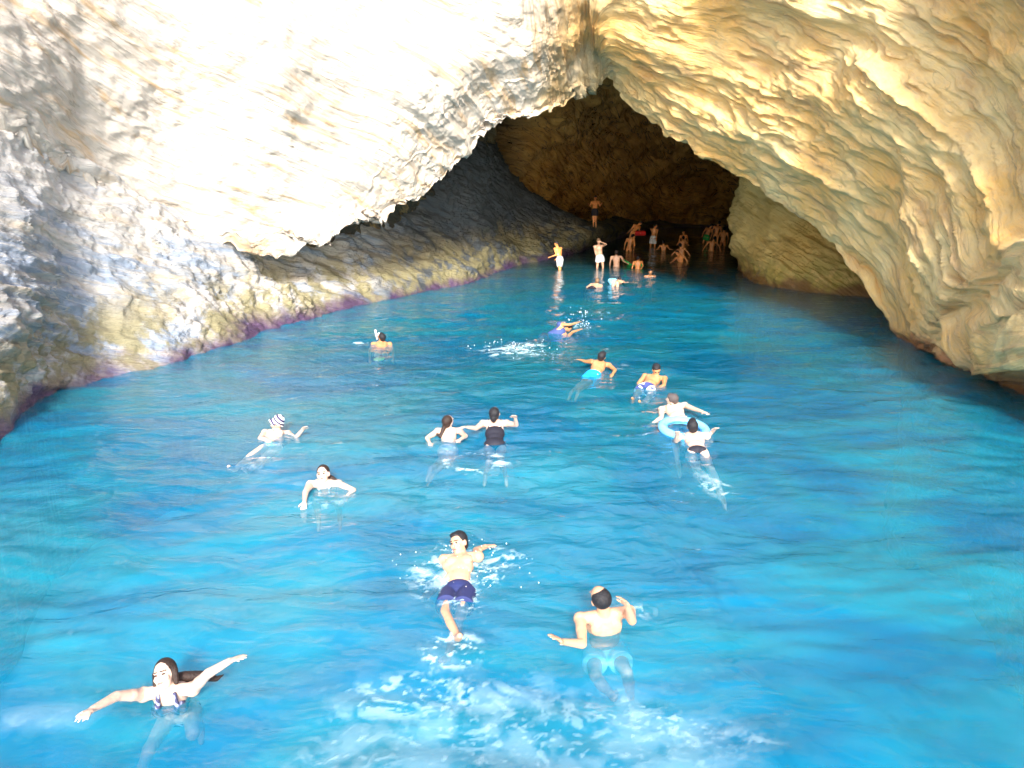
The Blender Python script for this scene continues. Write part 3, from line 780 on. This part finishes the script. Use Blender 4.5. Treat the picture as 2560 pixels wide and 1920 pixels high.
p4 = person('swimmer in a striped cap floating back with one arm raised', (692, 1080, 0.0), (693, 1056), (680, 1117, 'n'),
    (722, 1086), (664, 1086), armL=[(738, 1096), (757, 1074), (763, 1064)], armR=[(650, 1096), (672, 1100), (682, 1100)],
    legL=[(655, 1150, 'n'), (620, 1178, 'n')], legR=[(630, 1138, 'n'), (588, 1172, 'n')], face=(-0.8, -0.8, -0.1), hair=('cap', 'x'), woman=True, k=0.97,
    wear=[('briefs', 'sky')], extra={'cap': M_cap})
p5 = person('woman with wet brown ponytail facing the boat, arms bent forward', (811, 1208, 0.05), (808, 1185, 'x'), (813, 1240, 'f'),
    (848, 1212), (773, 1213), armL=[(884, 1226, 'n'), (862, 1248)], armR=[(764, 1230, 'n'), (761, 1255), (759, 1276)], face=(0, -1, 0.1),
    hair=('pony', 'brown'), woman=True, k=0.97, wear=[('top', 'white'), ('briefs', 'lilac')], extra={'tail': [(838, 1198, 0.10, 0.03), (850, 1206, 0.08, 0.012)]})
p6 = person('girl with a brown ponytail seen from behind beside the woman in black', (1122, 1074, 0.05), (1120, 1053), (1120, 1124, 'n'),
    (1092, 1081), (1153, 1079), armL=[(1068, 1095, 'n'), (1074, 1108)], armR=[(1164, 1090, 'n'), (1152, 1098)], legL=[(1105, 1150, 'n'), (1078, 1172, 'n')], legR=[(1122, 1155, 'n'), (1084, 1184, 'n')],
    face=(0.6, 1, 0), hair=('pony', 'brown'), woman=True, k=0.95, wear=[('briefs', 'white')], extra={'tail': [(1110, 1068, 0.08, 0.032), (1105, 1084, 0.10, 0.034), (1094, 1086, 0.08, 0.015)]})
p7 = person('woman in a black swimsuit with her dark hair in a bun', (1237, 1054, 0.14), (1236, 1033), (1237, 1114, 'n'),
    (1210, 1060), (1264, 1059), armL=[(1190, 1071, 'n'), (1168, 1068)], armR=[(1291, 1062, 'n'), (1288, 1044), (1285, 1036)], legL=[(1226, 1150, 'n'), (1215, 1180, 'n')], legR=[(1252, 1152, 'n'), (1262, 1182, 'n')], face=(0.1, 1, 0),
    hair=('bun', 'black'), woman=True, wear=[('suit', 'black')], stout=1.05)
p8 = person('man in bright cyan shorts swimming away into the cave', (1501, 906, 0.12), (1505, 890), (1484, 940, 'n'),
    (1480, 908), (1524, 912), armL=[(1464, 904), (1451, 900)], armR=[(1538, 925), (1532, 935)], legL=[(1456, 958), (1431, 978)], legR=[(1464, 962), (1446, 980)],
    face=(0.5, 1, -0.1), skin='tan', wear=[('trunks', 'cyan', 0.6)])
p9 = person('man in striped blue and white shorts floating on his back', (1638, 941, 0.08), (1641, 924), (1618, 970, 'n'),
    (1664, 944), (1610, 944), armL=[(1660, 963), (1640, 975)], armR=[(1594, 962), (1605, 975)], legL=[(1624, 992), (1605, 1010)], legR=[(1590, 988), (1583, 1003)],
    face=(0, -1, 0.4), skin='tan', wear=[('trunks', M_strp, 0.5)])
p10 = person('pale man looking left just ahead of the swim ring', (1682, 1015, 0.10), (1680, 998), (1698, 1054, 'n'),
    (1659, 1024), (1712, 1020), armL=[(1653, 1044), (1632, 1058)], armR=[(1736, 1023), (1758, 1030)], face=(-0.9, 0.3, 0), hair=('short', 'grey'), skin='fair')
p11 = person('man in black briefs holding the blue ring with legs trailing', (1733, 1087, 0.05), (1731, 1064), (1742, 1131, 'n'),
    (1704, 1094), (1763, 1096), armL=[(1690, 1102, 'n'), (1692, 1086)], armR=[(1774, 1085, 'f'), (1786, 1074)], legL=[(1742, 1174), (1790, 1222)], legR=[(1776, 1170), (1805, 1238)],
    face=(0.05, 1, 0), wear=[('briefs', 'black')])
p12 = person('snorkeller in maroon shorts stretched face down behind the foam', (1410, 826, 0.06), (1422, 820, 'f'), (1374, 844, 'm'),
    (1404, 818), (1416, 832), armL=[(1425, 812), (1445, 806)], armR=[(1432, 830), (1450, 824)], legL=[(1352, 850), (1337, 852)], legR=[(1362, 854), (1345, 860)],
    face=(0.4, 0.6, -1), skin='tan', wear=[('shirt', 'blue'), ('trunks', 'maroon', 0.6)])
p13 = person('snorkeller upright alone near the left bank with white mask', (954, 858, 0.02), (954, 843), (953, 886, 'n'),
    (934, 864), (973, 863), legL=[(948, 889, 'f'), (946, 894, 'f')], legR=[(958, 889, 'f'), (958, 894, 'f')], face=(-0.7, 0.6, 0), skin='tan', wear=[('trunks', 'maroon')])
q = Blob(); h_ = p13['ha']
q.ell(h_(0.0, 0.105, 0.02), (p13['hr'], p13['fc'], p13['hu']), (0.07, 0.035, 0.04)); q.cap(h_(-0.09, 0.06, -0.05), h_(-0.10, 0.10, 0.22), 0.02, 0.03)
q.build('snorkel_mask', CL['white'], p13['root'], p13['org'], 0.015, 1)
for lg in p13['legs'][:1]:
    q = Blob(); e = wl(948, 897, -0.06); q.ell(e, (np.array([1., 0, 0]), np.array([0, 1., 0]), np.array([0, 0, 1.])), (0.13, 0.24, 0.02)); 
    q.build('swim_fin', simple_mat('fin_green', (0.35, 0.75, 0.1), 0.4), p13['root'], p13['org'], 0.02, 1)

# the people further in
p14 = person('standing bather in white shorts, side on, beside the purple ledge', (1394, 619), (1391, 609), (1399, 646), (1391, 622, 'n'), (1399, 622),
    armL=[(1391, 640), (1377, 642)], armR=[(1402, 638), (1392, 646)], legL=[(1398, 666), (1399, 690)], legR=[(1400, 666), (1400, 690)], face=(-1, -0.3, 0), skin='glow', s=33, k=0.98, wear=[('trunks', 'white', 0.95)])
p15 = person('pale man standing waist deep with a hand behind his head', (1497, 613), (1497, 603), (1500, 648), (1508, 617), (1487, 617),
    armL=[(1516, 611), (1505, 606)], armR=[(1489, 634), (1494, 649)], face=(0.2, -1, 0), skin='warm', hair=('short', 'light'), s=33, wear=[('trunks', 'white', 0.5)])
p16 = person('broad man with his back turned, holding the green noodle', (1541, 640), (1541, 631), (1541, 668), (1530, 643), (1554, 643),
    armR=[(1560, 654), (1568, 658)], face=(0, 1, 0), skin='warm', s=34, stout=1.12, hair=('short', 'brown'))
p17 = person('small bather at the free end of the green noodle', (1595, 653), (1596, 645), (1594, 680), (1584, 657), (1604, 656),
    armR=[(1608, 664), (1604, 670)], face=(0.5, 0.7, 0), skin='glow', s=33, k=0.92)
p18 = person('deeply tanned swimmer facing out, head and shoulders above water', (1625, 690, 0.02), (1626, 679), (1622, 712, 'f'), (1636, 691), (1613, 692),
    armL=[(1640, 700), (1630, 704)], armR=[(1609, 702), (1618, 706)], face=(0, -1, 0), skin='tan')
p19 = person('fair haired swimmer gliding on toward the standing pale man', (1491, 712), (1493, 702), (1480, 724, 'n'), (1477, 716), (1506, 716),
    legL=[(1472, 732), (1464, 738)], legR=[(1480, 735), (1474, 742)], face=(0.1, 1, 0), skin='warm', hair=('short', 'light'), s=27.5, wear=[('trunks', 'black')])
p20 = person('child lying sideways beside the pale blue float', (1549, 704), (1549, 696), (1540, 709, 'n'), (1542, 706), (1556, 705),
    armR=[(1562, 707), (1568, 706)], armL=[(1540, 706), (1534, 704)], face=(0.2, 1, 0), skin='warm', k=0.85, s=28)
p21 = person('man in black shorts standing on the dark rock ledge', (1488, 503), (1489, 494), (1487, 525), (1497, 506), (1479, 506),
    armL=[(1500, 515), (1503, 510)], armR=[(1476, 515), (1472, 510)], legL=[(1490, 549), (1490, 570)], legR=[(1484, 549), (1483, 570)], face=(0, -1, 0), skin='glow', s=43, k=1.06,
    wear=[('trunks', 'black', 0.6)])
p22 = person('bather bending forward over the red float', (1594, 563), (1602, 557), (1584, 580), (1590, 566), (1598, 566),
    armL=[(1578, 574), (1568, 584)], armR=[(1598, 574), (1600, 580)], face=(1, -0.1, -0.3), skin='glow', s=43)
p23 = person('bare backed bather standing just below the red float', (1577, 597), (1582, 590), (1573, 620), (1570, 600), (1584, 600),
    face=(1, 0.4, 0), skin='glow', s=41.5)
p24 = person('slim bather in white shorts standing alone in profile', (1636, 572), (1639, 564), (1633, 596), (1633, 575), (1640, 575),
    armL=[(1632, 586), (1634, 596)], armR=[(1642, 586), (1641, 597)], face=(1, -0.2, 0), skin='glow', s=44, wear=[('trunks', 'white', 0.8)])
p25 = person('dark haired bather in water to the shoulders, elbows out', (1659, 613), (1658, 605), (1659, 638), (1649, 616), (1669, 616),
    armL=[(1644, 623), (1638, 624)], armR=[(1674, 623), (1680, 624)], face=(0, 1, 0), skin='glow', s=42)
p26 = person('rearmost bather of the close group in the middle', (1709, 588), (1709, 580), (1709, 612), (1700, 590), (1718, 590), face=(0.1, -1, 0), skin='glow', s=47)
p27 = person('bather in the close group with raised elbows, second from its rear', (1706, 602), (1708, 594), (1707, 626), (1696, 605), (1717, 605),
    armL=[(1692, 613), (1700, 606)], armR=[(1722, 614), (1714, 608)], face=(-0.3, 1, 0), skin='glow', s=43.5)
p28 = person('bather in the close group reaching both arms down to the water', (1703, 622), (1700, 613), (1706, 646), (1692, 625), (1715, 624),
    armL=[(1682, 634), (1675, 643)], armR=[(1722, 634), (1727, 643)], face=(-0.2, 1, 0), skin='glow', s=39)
p29 = person('frontmost bather of the close group, leaning forward in the water', (1698, 641), (1693, 632), (1706, 664), (1690, 645), (1708, 643),
    armL=[(1684, 652), (1678, 656)], face=(-0.8, -0.5, 0), skin='glow', s=36, hair=('short', 'brown'))
p31 = person('bather in green shorts nearest the end wall beside the buttress', (1774, 571), (1779, 564), (1766, 592), (1766, 573), (1782, 573), face=(1, 0.3, 0), skin='glow', s=47, wear=[('trunks', 'green')])
p32 = person('tallest bather by the buttress, standing between two others', (1794, 565), (1798, 556), (1790, 589), (1785, 568), (1802, 568), face=(0.3, 1, 0), skin='glow', s=46)
p33 = person('bather standing with his back close against the buttress', (1810, 581), (1811, 572), (1807, 604), (1800, 583), (1818, 583), face=(0.2, 1, 0), skin='glow', s=45, stout=1.1)
p34 = person('wide shouldered man wading in front of the three by the buttress', (1782, 604), (1787, 595), (1778, 628), (1768, 608), (1794, 608),
    armL=[(1762, 616), (1758, 624)], armR=[(1799, 617), (1802, 626)], face=(0.3, 1, 0), skin='glow', s=41.5, stout=1.08)

# stand the man on the ledge
from mathutils.bvhtree import BVHTree
def bvh_of(o):
    me = o.data; n = len(me.vertices)
    co = np.empty(n * 3, np.float32); me.vertices.foreach_get('co', co); co = co.reshape(-1, 3)
    x0 = (p21['nk'][0] - 2, p21['nk'][0] + 2); keep = (co[:, 0] > x0[0]) & (co[:, 0] < x0[1]) & (abs(co[:, 1] - p21['nk'][1]) < 3)
    fv = np.empty(len(me.polygons) * 4, np.int32); me.polygons.foreach_get('vertices', fv); fv = fv.reshape(-1, 4)
    fv = fv[keep[fv].all(1)]
    used = np.unique(fv); mp = {int(a): i for i, a in enumerate(used)}
    return BVHTree.FromPolygons([tuple(map(float, co[a])) for a in used], [tuple(mp[int(i)] for i in f) for f in fv])
bt = bvh_of(left_o)
foot_z = min(l[2][2] for l in p21['legs']) - 0.055
hits = [bt.ray_cast(Vector((l[2][0], l[2][1], 6)), Vector((0, 0, -1))) for l in p21['legs']]
hz = [h[0].z for h in hits if h[0] is not None]
if hz:
    print('ledge z', hz, 'foot z', foot_z)
    p21['root'].location.z += float(min(hz) - foot_z)

# floats
def torus(name, c, R_, r_, mat, nu=48, nv=16, tilt=(0, 0, 1)):
    t = nrm(tilt); a = nrm(np.cross(t, [0, 1, 0.01])); b = np.cross(t, a)
    V = []; Fs = []
    for i in range(nu):
        th = 2 * math.pi * i / nu; d = a * math.cos(th) + b * math.sin(th)
        for j in range(nv):
            ph = 2 * math.pi * j / nv
            rr = r_ * (1 + 0.05 * math.sin(th * 12) * (1 if math.cos(ph) < 0 else 0.2))
            V.append(tuple(np.asarray(c) + d * (R_ + rr * math.cos(ph)) + t * rr * math.sin(ph) * 0.9))
            Fs.append((i * nv + j, ((i + 1) % nu) * nv + j, ((i + 1) % nu) * nv + (j + 1) % nv, i * nv + (j + 1) % nv))
    me = bpy.data.meshes.new(name); V = [tuple(np.array(v) - np.asarray(c)) for v in V]; me.from_pydata(V, [], Fs)
    for p in me.polygons: p.use_smooth = True
    me.materials.append(mat); o = bpy.data.objects.new(name, me); o.location = tuple(c); COL.objects.link(o)
    return o
M_ring = simple_mat('ring_blue', (0.22, 0.58, 0.95), 0.25, var=0.1)
ring = torus('swim_ring', wl(1710, 1072, 0.05), 0.33, 0.07, M_ring, tilt=(0.05, -0.1, 1))
tag(ring, 'pale blue inflatable ring floating between the two men', 'swim ring')
b = torus('inner_seam', (0, 0, 0), 0.262, 0.012, simple_mat('ring_dark', (0.05, 0.25, 0.7), 0.3)); b.parent = ring; b.rotation_euler = (0.1, 0.05, 0)
# green noodle: bent foam tube
nb = Blob(); pts_ = [wl(1556, 650, 0.25), wl(1562, 652, 0.20), wl(1568, 656, 0.10), wl(1575, 661, 0.02), wl(1584, 664, 0.0), wl(1596, 665, 0.0), wl(1606, 661, 0.05)]
for a_, b_ in zip(pts_[:-1], pts_[1:]): nb.cap(a_, b_, 0.055, 0.055)
o_ = nb.build('pool_noodle', simple_mat('noodle_green', (0.03, 0.75, 0.15), 0.5), None, pts_[3].copy(), 0.025, 1)
tag(o_, 'bright green foam noodle bent on the dark water', 'pool noodle')
def cushion(name, c, dims, yaw, mat, label, cat, tiltx=0.0):
    bm = bmesh.new(); bmesh.ops.create_cube(bm, size=1)
    for v in bm.verts: v.co = Vector((v.co.x * dims[0], v.co.y * dims[1], v.co.z * dims[2]))
    bmesh.ops.bevel(bm, geom=bm.edges[:], offset=min(dims) * 0.42, segments=4, profile=0.6, affect='EDGES')
    me = bpy.data.meshes.new(name); bm.to_mesh(me); bm.free()
    for p in me.polygons: p.use_smooth = True
    me.materials.append(mat); o = bpy.data.objects.new(name, me); COL.objects.link(o); o.location = tuple(c); o.rotation_euler = (tiltx, 0, yaw)
    return tag(o, label, cat)
cushion('float_board', pt(1601, 583, 42.6), (0.62, 0.2, 0.26), 0.1, CL['red'], 'red float held by the bending bather', 'float', 0.3)
cushion('float_board', wl(1533, 705, 0.08), (0.36, 0.30, 0.16), 0.5, simple_mat('float_pale', (0.3, 0.65, 0.85), 0.4, var=0.3, scale=6), 'pale blue float in the hands of the child', 'float', 0.6)

# ------------------------------------------------------------------ foam, spray and bubbles on the surface
def foam_mat(name, col, soft=False):
    m, nt, bs, out = new_mat(name)
    a = N(nt, 'ShaderNodeAttribute', attribute_name='foam').outputs['Fac']
    bs.inputs['Base Color'].default_value = (*col, 1); bs.inputs['Roughness'].default_value = 0.55
    nt.links.new(a, bs.inputs['Alpha'])
    return m
M_foam = foam_mat('foam_white', (0.66, 0.90, 0.98))
def foam(name, label, cx, cy, rx, ry, rot, cell, dens, seed, freq=1.0, amp=0.9, lift=0.012, ring_=0.0, milky=0.0, mat=None):
    """A thin skin of foam that rides on the waves, centred where the sight line (cx, cy) meets the water; rx, ry in metres."""
    c = wl(cx, cy)
    nx, ny = int(2 * rx / cell), int(2 * ry / cell)
    gx, gy = np.meshgrid(np.linspace(-rx, rx, nx), np.linspace(-ry, ry, ny))
    ca, sa = math.cos(rot), math.sin(rot)
    X = c[0] + gx * ca - gy * sa; Y = c[1] + gx * sa + gy * ca
    P = np.stack([X, Y, np.full_like(X, seed * 3.1)], -1)
    rad = np.sqrt((gx / rx) ** 2 + (gy / ry) ** 2) + 0.35 * fbm(P * 1.1 * freq, 3)
    env = 1 - smooth(rad, 0.35, 1.0)
    if ring_: env = np.exp(-((rad - ring_) / 0.16) ** 2)
    W = P + np.stack([perlin(P * 2.2 * freq), perlin(P * 2.2 * freq + 50), X * 0], -1) * 0.25 / freq
    web = 1 - np.abs(perlin(W * np.array([1.6, 3.4, 1]) * freq)) * 5.5
    web2 = 1 - np.abs(perlin(W * np.array([3.6, 7.0, 1]) * freq + 20)) * 4.5
    blot = smooth(fbm(W * np.array([1.3, 2.6, 1]) * freq + 70, 4, 0.6), 0.10, 0.5)
    bub = smooth(perlin(P * 14 * freq), 0.38, 0.6)
    patch = smooth(fbm(P * 0.9 * freq + 33, 3), -0.15, 0.35)
    thr = smooth(fbm(W * np.array([3.2, 5.5, 1]) * freq + 90, 4, 0.65), 0.22, 0.55)
    a = np.maximum.reduce([np.maximum(web, 0) ** 3 * 0.35 * patch * thr, np.maximum(web2, 0) ** 3 * 0.45 * patch, blot * 0.45 * patch, thr * 0.6, bub * 0.6])
    a = np.clip(a * env * dens * 1.4 - 0.08, 0, amp) + milky * env * 0.6 * smooth(fbm(P * 1.6 * freq + 12, 4, 0.6), -0.35, 0.5)
    a = np.clip(a, 0, 1)
    Z = wave_h(X, Y) + lift + 0.02 * a
    G_ = np.stack([X, Y, Z], -1)
    o = grid_mesh(name, G_, mat or M_foam, {'foam': a})
    # drop the cells without foam
    bm = bmesh.new(); bm.from_mesh(o.data)
    af = a.ravel(); bm.verts.ensure_lookup_table()
    bmesh.ops.delete(bm, geom=[f for f in bm.faces if all(af[v.index] < 0.015 for v in f.verts)], context='FACES')
    bm.to_mesh(o.data); bm.free()
    return tag(o, label, 'foam', kind='stuff')
foam('foam', 'white foam from the boat wake along the bottom of the picture', 1270, 1860, 2.1, 0.95, 0.0, 0.016, 0.30, 1, 1.9, amp=0.36, milky=0.26)
foam('foam', 'scattered flecks of wake foam left of the balding man', 1060, 1750, 1.2, 0.35, 0.05, 0.016, 0.5, 2, 1.2, amp=0.5)
foam('foam', 'bubbly wake streak below the balding man', 1640, 1800, 0.9, 0.25, -0.35, 0.016, 0.45, 9, 1.6, amp=0.4)
foam('foam', 'pale foam curl under the arm of the woman with spread arms', 120, 1800, 0.5, 0.22, 0.1, 0.016, 0.2, 3, 1.0, amp=0.15, milky=0.18)
foam('foam', 'splash around the young man in navy trunks', 1150, 1440, 0.75, 0.75, 0.1, 0.016, 0.85, 4, 1.8, amp=0.85)
foam('foam', 'churned water at the feet of the young man in navy trunks', 1130, 1640, 0.3, 0.3, 0.1, 0.014, 0.8, 5, 1.8, amp=0.75, milky=0.2)
foam('foam', 'splash at the right hand of the balding man', 1565, 1530, 0.35, 0.25, 0.0, 0.014, 0.5, 6, 2.0, amp=0.6)
foam('foam', 'white trail of kicked foam behind the face down snorkeller', 1290, 878, 1.25, 1.0, 0.15, 0.03, 1.1, 7, 1.1, amp=0.95, milky=0.12)
foam('foam', 'spray thrown up ahead of the face down snorkeller', 1452, 815, 0.45, 0.8, 0.0, 0.025, 1.0, 8, 1.6, amp=0.9)
foam('foam', 'ring of foam left behind the two women', 1195, 1155, 0.62, 0.55, 0.0, 0.018, 1.0, 10, 1.3, amp=0.85, milky=0.25, ring_=0.7)
foam('foam', 'broken water over the legs of the man in briefs', 1790, 1215, 0.28, 0.6, 0.4, 0.018, 0.6, 11, 2.0, amp=0.6)
foam('foam', 'ripples of foam round the pale man ahead of the ring', 1700, 1040, 0.6, 0.4, 0.0, 0.02, 0.35, 12, 2.0, amp=0.6)
foam('foam', 'small splash beside the man in cyan shorts', 1545, 915, 0.4, 0.5, 0.0, 0.025, 0.45, 13, 2.0, amp=0.7)
foam('foam', 'foam line near the upright snorkeller', 905, 857, 0.35, 0.2, 0.0, 0.025, 0.8, 14, 2.0, amp=0.8)
foam('foam', 'drifting ripples round the swimmer in the striped cap', 640, 1170, 0.5, 0.4, 0.3, 0.02, 0.3, 15, 1.6, amp=0.5)
foam('foam', 'ripples at the hands of the woman facing the boat', 812, 1262, 0.5, 0.25, 0.0, 0.018, 0.35, 16, 1.6, amp=0.5)
# droplets thrown into the air
def drops(label, px, py, n, spread, zmax, rad, seed):
    rng = np.random.RandomState(seed); c = wl(px, py)
    V = []; Fs = []
    for i in range(n):
        r_ = rad * (0.4 + rng.rand()); p = c + np.array([rng.normal() * spread[0], rng.normal() * spread[1], 0]); p[2] = 0.02 + zmax * rng.rand() ** 2
        b0 = len(V)
        st = 1 + rng.rand()
        for d in ((1, 0, 0), (-1, 0, 0), (0, 1, 0), (0, -1, 0), (0, 0, st), (0, 0, -st)): V.append(tuple(p + np.array(d) * r_))
        for t in ((0, 2, 4), (2, 1, 4), (1, 3, 4), (3, 0, 4), (2, 0, 5), (1, 2, 5), (3, 1, 5), (0, 3, 5)): Fs.append(tuple(b0 + k_ for k_ in t))
    me = bpy.data.meshes.new('spray'); me.from_pydata(V, [], Fs); me.materials.append(CL['white'])
    for p in me.polygons: p.use_smooth = True
    o = bpy.data.objects.new('spray', me); COL.objects.link(o)
    return tag(o, label, 'spray', kind='stuff')
drops('drops thrown up by the face down snorkeller', 1452, 818, 60, (0.22, 0.25), 0.45, 0.013, 1)
drops('drops round the young man in navy trunks', 1170, 1420, 70, (0.35, 0.30), 0.14, 0.006, 2)
drops('drops over the foam trail of the face down snorkeller', 1290, 872, 60, (0.6, 0.4), 0.08, 0.011, 3)
